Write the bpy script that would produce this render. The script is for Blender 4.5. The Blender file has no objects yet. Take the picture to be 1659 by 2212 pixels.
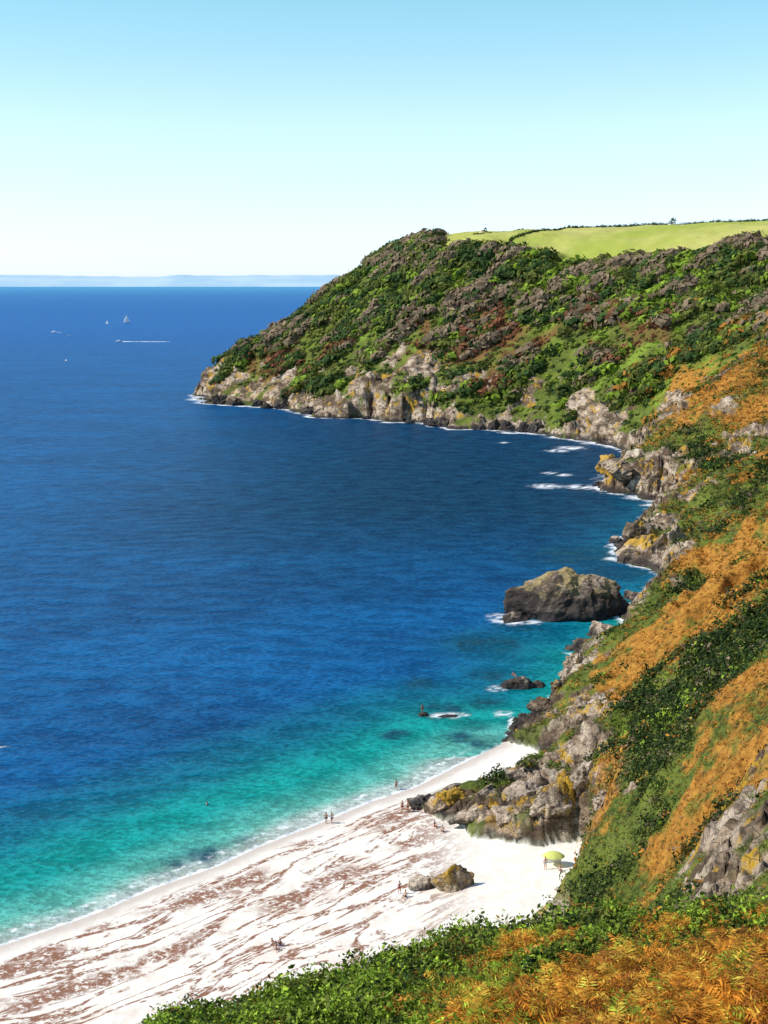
import bpy, bmesh, math, random
import numpy as np
from mathutils import Vector, noise as mnoise
rng=np.random.default_rng(7); random.seed(7)
sc=bpy.context.scene; COL=sc.collection
# ---------------------------------------------------------------- numpy noise
def _h(ix,iy,s):
    n=(ix.astype(np.int64)*374761393+iy.astype(np.int64)*668265263+s*974634777)&0xFFFFFFFF
    n=((n^(n>>13))*1274126177)&0xFFFFFFFF
    n=(n^(n>>16))
    return (n&0xFFFFFF)/float(0xFFFFFF)
def perlin(x,y,s=0):
    x0=np.floor(x);y0=np.floor(y);fx=x-x0;fy=y-y0
    u=fx*fx*fx*(fx*(fx*6-15)+10);v=fy*fy*fy*(fy*(fy*6-15)+10)
    def g(ix,iy,dx,dy):
        a=_h(ix,iy,s)*2*np.pi
        return np.cos(a)*dx+np.sin(a)*dy
    a=g(x0,y0,fx,fy);b=g(x0+1,y0,fx-1,fy);c=g(x0,y0+1,fx,fy-1);d=g(x0+1,y0+1,fx-1,fy-1)
    return ((a*(1-u)+b*u)*(1-v)+(c*(1-u)+d*u)*v)*1.5
def fbm(x,y,o=4,s=0,gain=.5):
    r=0;a=1;f=1
    for i in range(o):
        r=r+a*perlin(x*f+i*17.3,y*f-i*9.1,s+i);a*=gain;f*=2.03
    return r
def ridged(x,y,o=4,s=0):
    r=0;a=1;f=1
    for i in range(o):
        r=r+a*(1-2*np.abs(perlin(x*f+i*7.7,y*f+i*3.1,s+i)));a*=.5;f*=2.1
    return r
def worley(x,y,s=0):
    x0=np.floor(x);y0=np.floor(y);f1=np.full(x.shape,9.);f2=np.full(x.shape,9.);cid=np.zeros(x.shape)
    for i in(-1,0,1):
        for j in(-1,0,1):
            cx=x0+i;cy=y0+j
            px=cx+_h(cx,cy,s);py=cy+_h(cx,cy,s+5)
            d=np.hypot(x-px,y-py);m=d<f1
            f2=np.where(m,f1,np.minimum(f2,d));cid=np.where(m,_h(cx,cy,s+9),cid);f1=np.where(m,d,f1)
    return f1,f2,cid
def sst(a,b,x):
    t=np.clip((x-a)/(b-a),0,1);return t*t*(3-2*t)
def sdf(px,py,poly):
    P=np.array(poly,float);Q=np.roll(P,-1,0);best=np.full(px.shape,1e18);ins=np.zeros(px.shape,bool)
    for (ax,ay),(bx,by) in zip(P,Q):
        ex,ey=bx-ax,by-ay
        t=np.clip(((px-ax)*ex+(py-ay)*ey)/(ex*ex+ey*ey),0,1)
        best=np.minimum(best,(px-ax-t*ex)**2+(py-ay-t*ey)**2)
        c=((ay>py)!=(by>py))
        if abs(ey)>1e-9: ins^=c&(px<ax+(py-ay)*ex/ey)
    d=np.sqrt(best);return np.where(ins,d,-d)
# ---------------------------------------------------------------- site survey (metres, sea level = 0)
COAST=[(-300,10),(-200,60),(-130,98),(-80,122),(-43.8,141.5),(-35,149),(-28.4,156.5),(-21.6,162.5),(-16.8,168.5),(-8.4,177),(-2,184),(4.9,190),(12.4,200),(19,208),
(21,212),(23,221),(27,224),(32,234),(35,243),(40,252),(38.5,262),(47,268),(51,278),(54,292),(62,312),(72,335),(70,344),(64,353),(66,372),(71,384),(80,405),(90,430),(95,452),(84,470),(80,484),(88,500),(102,540),(108,575),(104,592),
(95,625),(84,650),(63,671),(40.6,682),(17.3,704),(-7.5,728),(-33,740),(-51.6,781),(-74.6,795),(-109,826),(-123,880),(-118,950),(-90,1030),(-40,1120),(20,1250),(150,1400),(600,1600),(1300,1600),(1300,-300),(-300,-300)]
BEACH=[(21,210),(24,206),(27,200),(25,193),(18,188),(10,187.5),(4,183),(9,175),(13,169),(21,166),(26,167),(26,160),(22,152),(14,138),(5,125),(-5,118),(-30,108),(-60,95),(-120,60),(-200,20),(-300,-10),(-300,220),(-60,240),(15,216)]
BSHORE=COAST[:14]
FIELD=[(34,905),(38,862),(58,843),(103,812),(151,771),(213,753),(300,737),(600,700),(600,1400),(100,1300),(45,1000)]
CP=[(0,0,73.3),(10,0,74),(-10,0,72),(0,-25,77),(30,-15,79),(-30,-15,70),(60,10,80),(100,0,88),(-80,0,48),
(0,12,67.0),(0,25,60.6),(0,38,52.9),(0,60,33),(0,80,19),(0,100,7),(0,115,3),
(-3.2,28,58.0),(-5.5,25,59.1),(-7,30,54),(-8,40,45),(-6,20,60.8),(-10,24,56),(-15,30,48),(-20,40,38),(-30,60,22),(-35,85,7),(-80,60,12),(-4,12,65.6),(-14,120,2.5),(-40,95,5),
(4.5,45,49.6),(7,55,43.6),(10,60,41.6),(14,45,50.8),(17,58,43.6),(16,70,37),(22,70,40),(8,25,61.6),(4,12,68),(20,45,52),(35,60,52),
(10,85,21),(12,105,11),(14,125,6.0),(5,110,4),
(32,143,23),(28.6,167,12),(27.5,104,30),(27,117.6,20.5),(24.5,141,8),(26,85,37),(33,110,35),(46,155,30.5),(46,179,24),(44.6,218,13),(51.8,233,17.3),(38.7,187,15),(36.8,216,7),(60,235,23),(68,230,28),(58,195,28),
(60,150,42),(60,100,52),(90,230,42),(110,300,42),(12,180,3.0),(20,180,4.6),(27,178,8.5),(31,199,9),
(70,275,11),(95,285,24),(68,313,8.7),(80,324,13.4),(98,335,17.4),(85,394,8.6),(104,405,18),(121,416,22.5),(100,370,13),(140,370,30),
(88,480,10.5),(100.6,485,15.4),(118,517,27.8),(137,538,35),(161,560,47),(138.4,478,26.5),(119,466,21),(110,440,15),
(196,688,64.5),(213,756,98.5),(259,920,111),(151,774,87.5),(184,949,110),(141,719,64),(132,669,42),(125,630,22),(115,596,9),
(103,815,91),(122,971,107.5),(97,764,63.4),(92,720,39.5),(88,685,17.6),
(80,890,105.6),(115,885,108),(160,880,109),(55,890,103.4),
(49,846,96),(56,971,105.5),(47,800,62.8),(44.5,755,37.8),(42,711,20.3),
(22,919,101),(20.6,852,76.4),(19.4,797,49.3),(18,749,30.4),
(-9.5,936,86.5),(-8.8,860,61.9),(-8,795,35.8),(-8,768,23.9),(-29,945,72),(-42,943,62.5),(-39,867,41),(-36,802,21.6),(-61,940,49),(-55,843,18.9),(-85,916,36),(-80.6,862,17.6),(-105,895,23),(-103,870,10),
(-9,1010,76),(-40,1020,42),(-85,990,14),(22,1010,92),(60,1100,98),(-60,1080,10),(150,1250,93),(300,1100,109),(300,750,106),(250,650,90),(200,550,63),(180,450,48),(200,350,60),(350,600,110),(400,300,95),(600,900,116),(600,1300,106),(900,600,130),(900,100,120),(300,100,95),(200,200,70)]
CPa=np.array(CP,float)
def phi(r2): return .5*r2*np.log(r2+1e-9)
def _fit():
    S=100.;p=CPa[:,:2]/S;n=len(p)
    K=phi(((p[:,None]-p[None])**2).sum(-1))+np.eye(n)*.004*np.clip(CPa[:,1]/400,.02,1)
    A=np.zeros((n+3,n+3));A[:n,:n]=K;A[:n,n]=1;A[:n,n+1:]=p;A[n,:n]=1;A[n+1:,:n]=p.T
    b=np.zeros(n+3);b[:n]=CPa[:,2];return np.linalg.solve(A,b),p
W,Pn=_fit()
def U_(x,y):
    X=x/100.;Y=y/100.;r=W[len(Pn)]+W[-2]*X+W[-1]*Y
    for i,(a,b) in enumerate(Pn): r=r+W[i]*phi((X-a)**2+(Y-b)**2)
    return r
def coastd(x,y):
    far=sst(330,620,y);d=sdf(x,y,COAST);rocky=sst(203,214,y)
    A=1.3+far*6;S=7+far*22
    w=A*(fbm(x/S,y/S,4,3))+(.8+2.6*far)*ridged(x/(S*.35),y/(S*.35),3,8)*.5
    return d+w*rocky,rocky,far
def blobs(x,y,L):
    r=np.zeros(x.shape)
    for a,b,c in L: r=np.maximum(r,np.exp(-((x-a)**2+(y-b)**2)/(c*c)))
    return r
def cblobs(x,y,L):
    k=1+sst(250,600,y)*1.8
    return blobs(x+7*k*fbm(x/(9*k),y/(14*k),4,301),y+15*k*fbm(x/(9*k)+7,y/(14*k),4,302),L)
ROCKB=[(31,198,7),(23,178,8),(24,170,6),(17,173,6),(29,186,5),(24.5,90,4.2),(23.6,83,3.4),(26.5,97,4.6),(28.5,104,4.6),(31,112,4.),(32,213,6.5),(30,150,1.8),(36,160,2.),(100,470,9),(128,500,7),(130,462,12),(118,448,8),(123,425,7),(95,400,8),(82,385,7),(90,330,5),(74,350,6),(20,745,15),(-8,748,14),(45,715,11),(100,640,14),(128,610,7),(-60,815,7),(8,768,8)]
def terrain(x,y):
    d,rocky,far=coastd(x,y);db=sdf(x,y,BEACH)
    db=db+1.0*fbm(x/4,y/4,3,31)
    base=np.clip(.045*d,0,1.7)
    dh=np.minimum(d,-db)
    u=U_(x,y)
    nf=sst(20,90,y);fl=sst(-6,6,sdf(x,y,FIELD));mid=sst(90,130,y)*(1-far)
    u=u+(.25+nf*.6+far*2.4*(1-.9*fl))*fbm(x/(6+far*20),y/(6+far*20),4,12)
    u=u+mid*2.0*fbm(x/15,y/24,3,16)*sst(215,260,y)*sst(3,14,dh)
    u=u-mid*2.4*sst(4,14,dh)*(np.clip(ridged((y-.35*x)/17+.35*fbm(x/12,y/12,2,15),x/60,3,14),-.2,1.5))
    f1,f2,cid=worley(x/(2.2+far*6)+.4*fbm(x/5,y/5,2,4),y/(1.6+far*4.5),21)
    g1,g2,gid=worley(x/(.9+far*2.4),y/(.7+far*1.8),22)
    steep=2.6-1.5*sst(205,300,y)+.6*far
    pr=steep*dh+(1.5+far*8)*(cid-.35)*sst(0,3,dh)+(.5+far*2)*(gid-.5)*sst(0,1.5,dh)-(.8+5.5*far)*(1-sst(0,.2,f2-f1))*sst(0,3,dh)
    h=np.maximum(u-base,.4)
    z=base+np.where(dh>0,np.minimum(h,pr),0)
    rl=(3.8+far*7.5)*(.8+(1.4+1.3*far)*fbm(x/(9+far*9),y/(9+far*9),4,40))
    rb=blobs(x,y,ROCKB)
    rock=np.maximum(sst(-1.0-far*.6,.3,h-pr)*(.25+.75*sst(200,300,y)),1-sst(rl-1,rl+1+2*far,z))
    rock=np.maximum(rock,sst(.40,.6,rb+(.38+.15*far)*fbm(x/(4+far*6),y/(4+far*6),4,50)))
    rock=rock*sst(-.3,.3,dh)*sst(60,72,y)
    amp=(1.5+far*3.6)
    z=z+rock*sst(0,2,dh)*amp*(.75*(cid-.5)+.45*(gid-.5)+.4*ridged(x/(3+7*far),y/(2+5*far),4,60)-.35)
    z=np.where(d<0,np.maximum(-7,np.where(rocky>.5,d*.8,d*.09)),np.maximum(z,0.0+np.minimum(d,1)*.03))
    sand=sst(-.2,.3,db)
    z=z+sand*sst(0,4,d)*.06*fbm(x/3,y/3,3,70)
    return z,rock*(d>-1)+(d<=-.2)*rocky*(rock<1)*(1-rock),sand,d,far,u
# ---------------------------------------------------------------- helpers
def mesh_np(name,v,f,mat=None,attrs={},smooth=False,cols={}):
    me=bpy.data.meshes.new(name);v=np.asarray(v,np.float32);f=np.asarray(f,np.int32)
    me.vertices.add(len(v));me.vertices.foreach_set('co',v.ravel())
    k=f.shape[1];me.loops.add(f.size);me.loops.foreach_set('vertex_index',f.ravel())
    me.polygons.add(len(f));me.polygons.foreach_set('loop_start',np.arange(0,f.size,k,dtype=np.int32))
    try: me.polygons.foreach_set('loop_total',np.full(len(f),k,dtype=np.int32))
    except Exception: pass
    me.update(calc_edges=True)
    if smooth: me.polygons.foreach_set('use_smooth',np.ones(len(f),bool))
    for n,a in attrs.items():
        at=me.attributes.new(n,'FLOAT','POINT');at.data.foreach_set('value',np.asarray(a,np.float32))
    for n,a in cols.items():
        at=me.attributes.new(n,'FLOAT_COLOR','POINT');c=np.ones((len(v),4),np.float32);c[:,:3]=a;at.data.foreach_set('color',c.ravel())
    ob=bpy.data.objects.new(name,me);COL.objects.link(ob)
    if mat: me.materials.append(mat)
    return ob
class NT:
    def __init__(s,name,world=False):
        s.m=bpy.data.materials.new(name);s.m.use_nodes=True;s.t=s.m.node_tree;s.t.nodes.clear()
        s.out=s.n('ShaderNodeOutputMaterial')
    def n(s,t,**k):
        n=s.t.nodes.new(t)
        for a,b in k.items(): setattr(n,a,b)
        return n
    def l(s,a,b): s.t.links.new(a,b)
    def set(s,sock,v):
        if hasattr(v,'is_linked') or hasattr(v,'links'): s.l(v,sock)
        elif isinstance(v,tuple) and len(v)==3 and sock.type=='RGBA': sock.default_value=(*v,1)
        else: sock.default_value=v
    def attr(s,a): return s.n('ShaderNodeAttribute',attribute_name=a).outputs['Fac']
    def acol(s,a): return s.n('ShaderNodeAttribute',attribute_name=a).outputs['Color']
    def pos(s): return s.n('ShaderNodeNewGeometry').outputs['Position']
    def noise(s,sc,det=4,rough=.55,vec=None,dist=0):
        n=s.n('ShaderNodeTexNoise');n.inputs['Scale'].default_value=sc;n.inputs['Detail'].default_value=det
        n.inputs['Roughness'].default_value=rough;n.inputs['Distortion'].default_value=dist
        s.l(vec if vec is not None else s.pos(),n.inputs['Vector']);return n.outputs['Fac']
    def voro(s,sc,vec=None,feat='F1',out='Distance'):
        n=s.n('ShaderNodeTexVoronoi');n.feature=feat;n.inputs['Scale'].default_value=sc
        s.l(vec if vec is not None else s.pos(),n.inputs['Vector']);return n.outputs[out]
    def scale(s,v,x,y,z,rot=(0,0,0)):
        m=s.n('ShaderNodeMapping');m.inputs['Scale'].default_value=(x,y,z);m.inputs['Rotation'].default_value=rot;s.l(v,m.inputs['Vector']);return m.outputs[0]
    def math(s,op,a,b=0.,c=0.,clamp=False):
        n=s.n('ShaderNodeMath',operation=op);n.use_clamp=clamp
        s.set(n.inputs[0],a);s.set(n.inputs[1],b);s.set(n.inputs[2],c);return n.outputs[0]
    def mr(s,v,a,b,c=0.,d=1.):
        n=s.n('ShaderNodeMapRange');n.interpolation_type='SMOOTHSTEP'
        s.set(n.inputs[0],v);s.set(n.inputs[1],a);s.set(n.inputs[2],b);n.inputs[3].default_value=c;n.inputs[4].default_value=d;return n.outputs[0]
    def mix(s,f,a,b,mode='MIX'):
        n=s.n('ShaderNodeMix',data_type='RGBA',blend_type=mode);n.clamp_factor=True
        s.set(n.inputs['Factor'],f);s.set(n.inputs[6],a);s.set(n.inputs[7],b);return n.outputs[2]
    def bump(s,h,st,dist=1.,nrm=None):
        n=s.n('ShaderNodeBump');s.set(n.inputs['Strength'],st);n.inputs['Distance'].default_value=dist;s.l(h,n.inputs['Height'])
        if nrm is not None: s.l(nrm,n.inputs['Normal'])
        return n.outputs[0]
    def fin(s,col,rough=.9,spec=.2,nrm=None,metal=0):
        b=s.n('ShaderNodeBsdfPrincipled');s.set(b.inputs['Base Color'],col);s.set(b.inputs['Roughness'],rough)
        s.set(b.inputs['Specular IOR Level'],spec);b.inputs['Metallic'].default_value=metal
        if nrm is not None: s.l(nrm,b.inputs['Normal'])
        s.l(b.outputs[0],s.out.inputs[0]);s.b=b;return s.m
def sep(m,v,i):
    n=m.n('ShaderNodeSeparateXYZ');m.l(v,n.inputs[0]);return n.outputs[i]
def rock_color(m,sc=1.,lich=0.,dark=0.,light=0.):
    p=m.pos();z=sep(m,p,2)
    st=m.scale(p,.25*sc,.25*sc,.9*sc,(.5,.35,.2))
    n1=m.noise(1.1,6,.65,st,.6);n2=m.noise(.35*sc,5,.6);n3=m.noise(3.5*sc,5,.7);n4=m.noise(.085,5,.65,m.scale(p,1,1,1.7,(.2,.4,0)),.5)
    c=m.mix(m.mr(n1,.36,.62),(.085,.058,.040),(.50,.36,.24))
    c=m.mix(m.mr(n2,.42,.66),c,(.66,.53,.40))
    c=m.mix(m.mr(n4,.54,.42,0,.9-light),c,(.12,.08,.05))
    c=m.mix(m.mr(n4,.57,.66,0,.7),c,(.74,.63,.50))
    if light: c=m.mix(light*.5,c,(.62,.52,.42))
    c=m.mix(m.mr(n3,.5,.72,0,.75),c,(.055,.045,.042))
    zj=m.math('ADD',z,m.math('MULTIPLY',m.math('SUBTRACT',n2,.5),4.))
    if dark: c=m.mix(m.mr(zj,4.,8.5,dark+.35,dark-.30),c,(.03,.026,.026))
    li=m.math('MULTIPLY',m.mr(m.noise(.22*sc,4,.6,m.scale(p,1,1,.6)),.56-lich,.63-lich),m.mr(zj,1.6-lich*2+dark*6,4.-lich*5+dark*7))
    c=m.mix(m.math('MULTIPLY',li,m.mr(n3,.25,.55,0,.7 if dark else 1.)),c,(.55,.32,.03) if not dark else (.46,.35,.15))
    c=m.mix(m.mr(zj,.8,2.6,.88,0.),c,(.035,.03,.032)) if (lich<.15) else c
    cr=m.voro(.55*sc,m.scale(p,1,1,1.6,(.3,.4,0)),'DISTANCE_TO_EDGE')
    c=m.mix(m.mr(cr,.0,.05,.7,0.),c,(.03,.026,.024))
    return c,n1,n3,cr
# ---------------------------------------------------------------- materials
m=NT('ground_cover')
p=m.pos();rk=m.attr('rock');sd=m.attr('sand');shore=m.attr('shore');fl=m.attr('field')
rc,n1,n3,cr=rock_color(m)
na=m.noise(.09,6,.65);nb=m.noise(1.1,6,.7);nc=m.noise(.35,5,.6)
veg=m.mix(m.mr(nb,.35,.65),(.05,.075,.015),(.16,.19,.035))
veg=m.mix(m.mr(na,.45,.62,0,.6),veg,(.20,.24,.04))
veg=m.mix(m.math('MULTIPLY',m.attr('bright'),m.mr(nb,.3,.6)),veg,(.24,.36,.04))
veg=m.mix(m.math('MULTIPLY',m.attr('red'),m.mr(nb,.25,.6)),veg,(.24,.08,.045))
og=m.math('ADD',m.attr('orange'),m.math('MULTIPLY',m.math('SUBTRACT',nc,.5),1.6))
oc=m.mix(m.mr(nb,.35,.65),(.30,.125,.025),(.58,.28,.05))
veg=m.mix(m.mr(og,.28,.75),veg,oc)
veg=m.mix(m.mr(nb,.42,.3,0.,.7),veg,(.025,.035,.01))
fc=m.mix(m.mr(m.noise(.02,4),.35,.65),(.36,.40,.07),(.50,.47,.14))
fc=m.mix(m.mr(m.noise(.4,4),.4,.7,0,.3),fc,(.28,.34,.06))
veg=m.mix(fl,veg,fc)
al=m.math('ADD',m.math('MULTIPLY',sep(m,p,0),.81),m.math('MULTIPLY',sep(m,p,1),.59))
def lines(fs,fa,zoff,c0,w,dst):
    cv=m.n('ShaderNodeCombineXYZ');m.l(m.math('MULTIPLY',shore,fs),cv.inputs[0]);m.l(m.math('MULTIPLY',al,fa),cv.inputs[1]);cv.inputs[2].default_value=zoff
    return m.mr(m.math('ABSOLUTE',m.math('SUBTRACT',m.noise(1.,5,.6,cv.outputs[0],dst),c0)),w,w*.35)
br=m.noise(1.3,7,.8);br2=m.noise(.10,4,.6)
k1=lines(.22,.04,0.,.5,.036,.7);k2=lines(.36,.08,5.,.47,.028,.8)
env=m.math('MULTIPLY',m.math('MULTIPLY',m.mr(shore,1.8,4.),m.mr(shore,46.,28.)),m.mr(sep(m,p,0),14.,2.))
kl=m.math('MAXIMUM',k1,m.math('MULTIPLY',k2,m.mr(br2,.44,.51)))
kelp=m.math('MULTIPLY',m.math('MULTIPLY',kl,env),m.mr(br,.40,.49))
def band(c0,wd,amp):
    return m.math('MULTIPLY',m.mr(m.math('ABSOLUTE',m.math('SUBTRACT',m.math('ADD',shore,m.math('MULTIPLY',nc,amp)),c0)),wd,.4),m.mr(br,.42,.50))
bd=m.math('MAXIMUM',m.math('MULTIPLY',band(10.,3.2,7.),m.mr(m.noise(.05,2),.38,.46)),m.math('MULTIPLY',band(19.,2.2,8.),m.mr(m.noise(.06,2,.5,m.scale(p,1,1,1,(1,0,0))),.44,.52)))
kelp=m.math('MAXIMUM',kelp,m.math('MULTIPLY',bd,env))
sc1=m.mix(m.mr(m.noise(.5,5,.7),.35,.7),(.84,.76,.66),(.93,.88,.80))
sc1=m.mix(m.math('MULTIPLY',m.math('MULTIPLY',m.mr(m.noise(.18,5,.7),.50,.64),env),.28),sc1,(.62,.44,.33))
sc1=m.mix(m.math('MULTIPLY',kelp,.92),sc1,(.23,.075,.03))
wet=m.mr(m.math('ADD',shore,m.math('MULTIPLY',m.noise(.3,3),2.)),1.4,4.2,1.,0.)
sc1=m.mix(m.math('MULTIPLY',wet,.7),sc1,(.50,.40,.34))
c=m.mix(rk,veg,rc);c=m.mix(sd,c,sc1)
hh=m.math('MULTIPLY',m.math('ADD',nb,m.math('MULTIPLY',cr,.3)),m.mr(sd,0,1,1.,.10))
hh=m.math('MULTIPLY',hh,m.mr(fl,0,1,1.,.1))
nr=m.bump(hh,.9,.7);nr=m.bump(n3,m.mr(sd,0,1,.8,.12),.25,nr)
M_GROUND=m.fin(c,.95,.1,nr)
def rockmat(name,sc,lich,dark,light=0.):
    m=NT(name);rc,n1,n3,cr=rock_color(m,sc,lich,dark,light);nr=m.bump(m.math('ADD',n1,m.math('MULTIPLY',cr,.5)),.9,.5);nr=m.bump(n3,.8,.15,nr);return m.fin(rc,.85,.2,nr)
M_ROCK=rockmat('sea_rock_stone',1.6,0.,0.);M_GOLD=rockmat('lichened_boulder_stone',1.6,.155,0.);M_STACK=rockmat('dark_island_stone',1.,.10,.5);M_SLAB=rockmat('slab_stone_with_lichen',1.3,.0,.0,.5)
def leafmat(name,nz):
    m=NT(name);c=m.acol('tint')
    if nz: n=m.noise(2.5,3);c=m.mix(m.mr(n,.35,.65,.0,.3),c,(.02,.03,.008))
    b=m.n('ShaderNodeBsdfPrincipled');m.l(c,b.inputs['Base Color']);b.inputs['Roughness'].default_value=.75;b.inputs['Specular IOR Level'].default_value=.15
    tr=m.n('ShaderNodeBsdfTranslucent');m.l(c,tr.inputs['Color']);ms=m.n('ShaderNodeMixShader');ms.inputs[0].default_value=.28;m.l(b.outputs[0],ms.inputs[1]);m.l(tr.outputs[0],ms.inputs[2]);m.l(ms.outputs[0],m.out.inputs[0]);return m.m
M_LEAF=leafmat('foliage_leaf',True);M_CROWN=leafmat('woodland_foliage',False)

m=NT('sea_water')
p=m.pos();sh=m.attr('shallow');off=m.attr('off');ree=m.attr('reef');bea=m.attr('beachy')
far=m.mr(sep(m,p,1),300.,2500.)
nl=m.noise(.012,4,.55,m.scale(p,1,2.2,1));nm=m.noise(.12,5,.6,m.scale(p,1,1.7,1,(0,0,.3)));ns=m.noise(.75,4,.62,m.scale(p,1,1.6,1,(0,0,.35)))
deep=m.mix(m.mr(nl,.35,.65),(.0,.072,.225),(.0,.110,.32))
deep=m.mix(m.attr('bay'),deep,(.0,.032,.080))
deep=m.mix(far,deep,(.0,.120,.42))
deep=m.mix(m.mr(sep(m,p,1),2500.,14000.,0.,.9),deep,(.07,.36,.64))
shn=m.math('ADD',sh,m.math('MULTIPLY',m.math('SUBTRACT',nm,.5),.08))
c=m.mix(m.mr(shn,.0,.42),deep,(.0,.15,.23))
c=m.mix(m.mr(shn,.36,.68),c,(.002,.34,.29))
c=m.mix(m.mr(shn,.68,.92),c,(.14,.53,.41))
c=m.mix(m.mr(m.math('MULTIPLY',shn,bea),.86,.98),c,(.58,.63,.55))
c=m.mix(m.math('MULTIPLY',ree,m.mr(nm,.3,.6)),c,(.004,.045,.07))
mott=m.math('ADD',m.math('MULTIPLY',nm,.45),m.math('MULTIPLY',ns,.55))
c=m.mix(m.mr(mott,.43,.57,.0,1.),m.mix(.40,c,(0.,.008,.03)),m.mix(.08,c,(.08,.42,.7)))
fn=m.noise(.7,6,.72);fn2=m.noise(.16,4,.6)
offn=m.math('ADD',off,m.math('MULTIPLY',m.math('SUBTRACT',fn,.5),m.mr(sep(m,p,1),200.,600.,3.,10.)))
rf=m.math('MULTIPLY',m.mr(offn,m.mr(sep(m,p,1),200.,700.,1.0,8.),.0),m.mr(fn2,.40,.54))
bf0=m.math('MULTIPLY',m.mr(offn,.75,.1),bea)
bl=m.math('ABSOLUTE',m.math('SUBTRACT',m.math('ADD',off,m.math('MULTIPLY',fn2,3.)),4.0))
bf=m.math('MULTIPLY',m.math('MULTIPLY',m.mr(bl,.8,.0),m.mr(fn,.46,.64)),bea)
rff=m.math('MULTIPLY',rf,m.math('SUBTRACT',1.,bea))
caps=m.math('MULTIPLY',m.mr(m.noise(.08,7,.7,m.scale(p,1,3,1)),.735,.76),.8)
foam=m.math('MAXIMUM',m.math('MAXIMUM',rff,bf0),m.math('MAXIMUM',bf,m.math('MAXIMUM',m.attr('foam'),caps)))
c=m.mix(foam,c,(.88,.9,.92))
nr=m.bump(nm,.5,3.);nr=m.bump(ns,.55,.6,nr)
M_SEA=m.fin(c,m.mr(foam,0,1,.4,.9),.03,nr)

def plain(name,col,rough=.7,spec=.3,var=.25,sc=3.):
    m=NT(name);c=m.mix(m.mr(m.noise(sc,4),.3,.7,0,var),col,tuple(x*.5 for x in col));return m.fin(c,rough,spec)
M_FOAM=plain('white_foam',(.85,.88,.9),.9,.1)
M_SAIL=plain('sail_cloth',(.85,.85,.82));M_HULL=plain('boat_hull_paint',(.8,.8,.8),.4);M_DARK=plain('dark_trim',(.03,.035,.05),.4);M_METAL=plain('mast_metal',(.5,.5,.5),.4)
M_SKIN=plain('skin',(.50,.27,.18));M_SKIN2=plain('tanned_skin',(.36,.18,.11));M_HAIR=plain('hair',(.05,.03,.02));M_RED=plain('red_swimwear',(.5,.03,.03));M_BLUE=plain('blue_swimwear',(.02,.05,.25));M_BLK=plain('black_cloth',(.02,.02,.025));M_WHT=plain('white_cloth',(.75,.75,.75))
M_YEL=plain('yellow_green_canopy',(.62,.66,.18),.8,.2,.25);M_FEATH=plain('gull_feather',(.5,.46,.42),.8);M_BEAK=plain('gull_beak',(.6,.35,.05))
m=NT('painted_haze_land');n=m.noise(.0012,5,.6);c=m.mix(m.mr(n,.4,.6),(.36,.53,.66),(.44,.59,.68));M_HAZE=m.fin(c,1.,0.)  # distance haze painted into the base colour of the far land
# ---------------------------------------------------------------- terrain mesh
ax=np.radians(np.linspace(-42,42,940))
rr=np.concatenate([np.arange(6,100,.55),np.arange(100,300,.5),np.arange(300,600,1.15),np.arange(600,960,1.5),np.arange(960,1500,12)])
cx,cy=0.,-16.
R,A=np.meshgrid(rr,ax,indexing='ij');X=cx+R*np.sin(A);Y=cy+R*np.cos(A)
d0=sdf(X.ravel(),Y.ravel(),COAST).reshape(X.shape)
keep=d0>-16
idx=np.full(X.shape,-1,np.int64);idx[keep]=np.arange(keep.sum())
x=X[keep];y=Y[keep]
z,rock,sand,d,far,u=terrain(x,y)
fldm=sst(-3,3,sdf(x,y,FIELD)+3*fbm(x/20,y/20,2,90))
OR=[(140,540,34),(128,500,18),(168,585,42),(150,480,25),(110,408,15),(125,420,18),(92,328,14),(100,340,16),(80,300,11),(60,240,12),(52,230,12),(46,222,9),(66,222,16),(58,212,12),(75,235,14),(40,208,8),(34,124,9),(30,114,7),(31,158,6),(40,140,6),(34,100,6),(42,200,6),(10,20,16),(18,40,14)]
RD=[(-42,820,17),(58,742,18),(92,735,12),(-85,870,14),(24,772,11),(130,700,12),(40,775,10),(75,760,9)]
BR=[(119,668,14),(88,705,10),(165,720,14),(185,690,12),(70,765,9),(140,620,10),(150,730,10),(35,170,5),(100,790,8),(0,850,10),(110,745,9),(-20,880,8),(60,815,8),(15,800,7),(55,780,7)]
o_=cblobs(x,y,OR);r_=cblobs(x,y,RD);b_=cblobs(x,y,BR)
F=np.stack([idx[:-1,:-1],idx[:-1,1:],idx[1:,1:],idx[1:,:-1]],-1).reshape(-1,4)
F=F[(F>=0).all(1)];F=F[(z[F].max(1)>-6.5)]
T=mesh_np('ground',np.stack([x,y,z],1),F[:,::-1],M_GROUND,dict(rock=rock,sand=sand,shore=d,field=fldm,orange=o_,red=r_,bright=b_),True)
T['kind']='structure';T['label']='rugged sea cliffs, grassy slopes and pale sandy beach';T['category']='terrain'
def flip_check(ob):
    me=ob.data
    if me.polygons[len(me.polygons)//2].normal.z<0: me.flip_normals()
flip_check(T)
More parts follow.
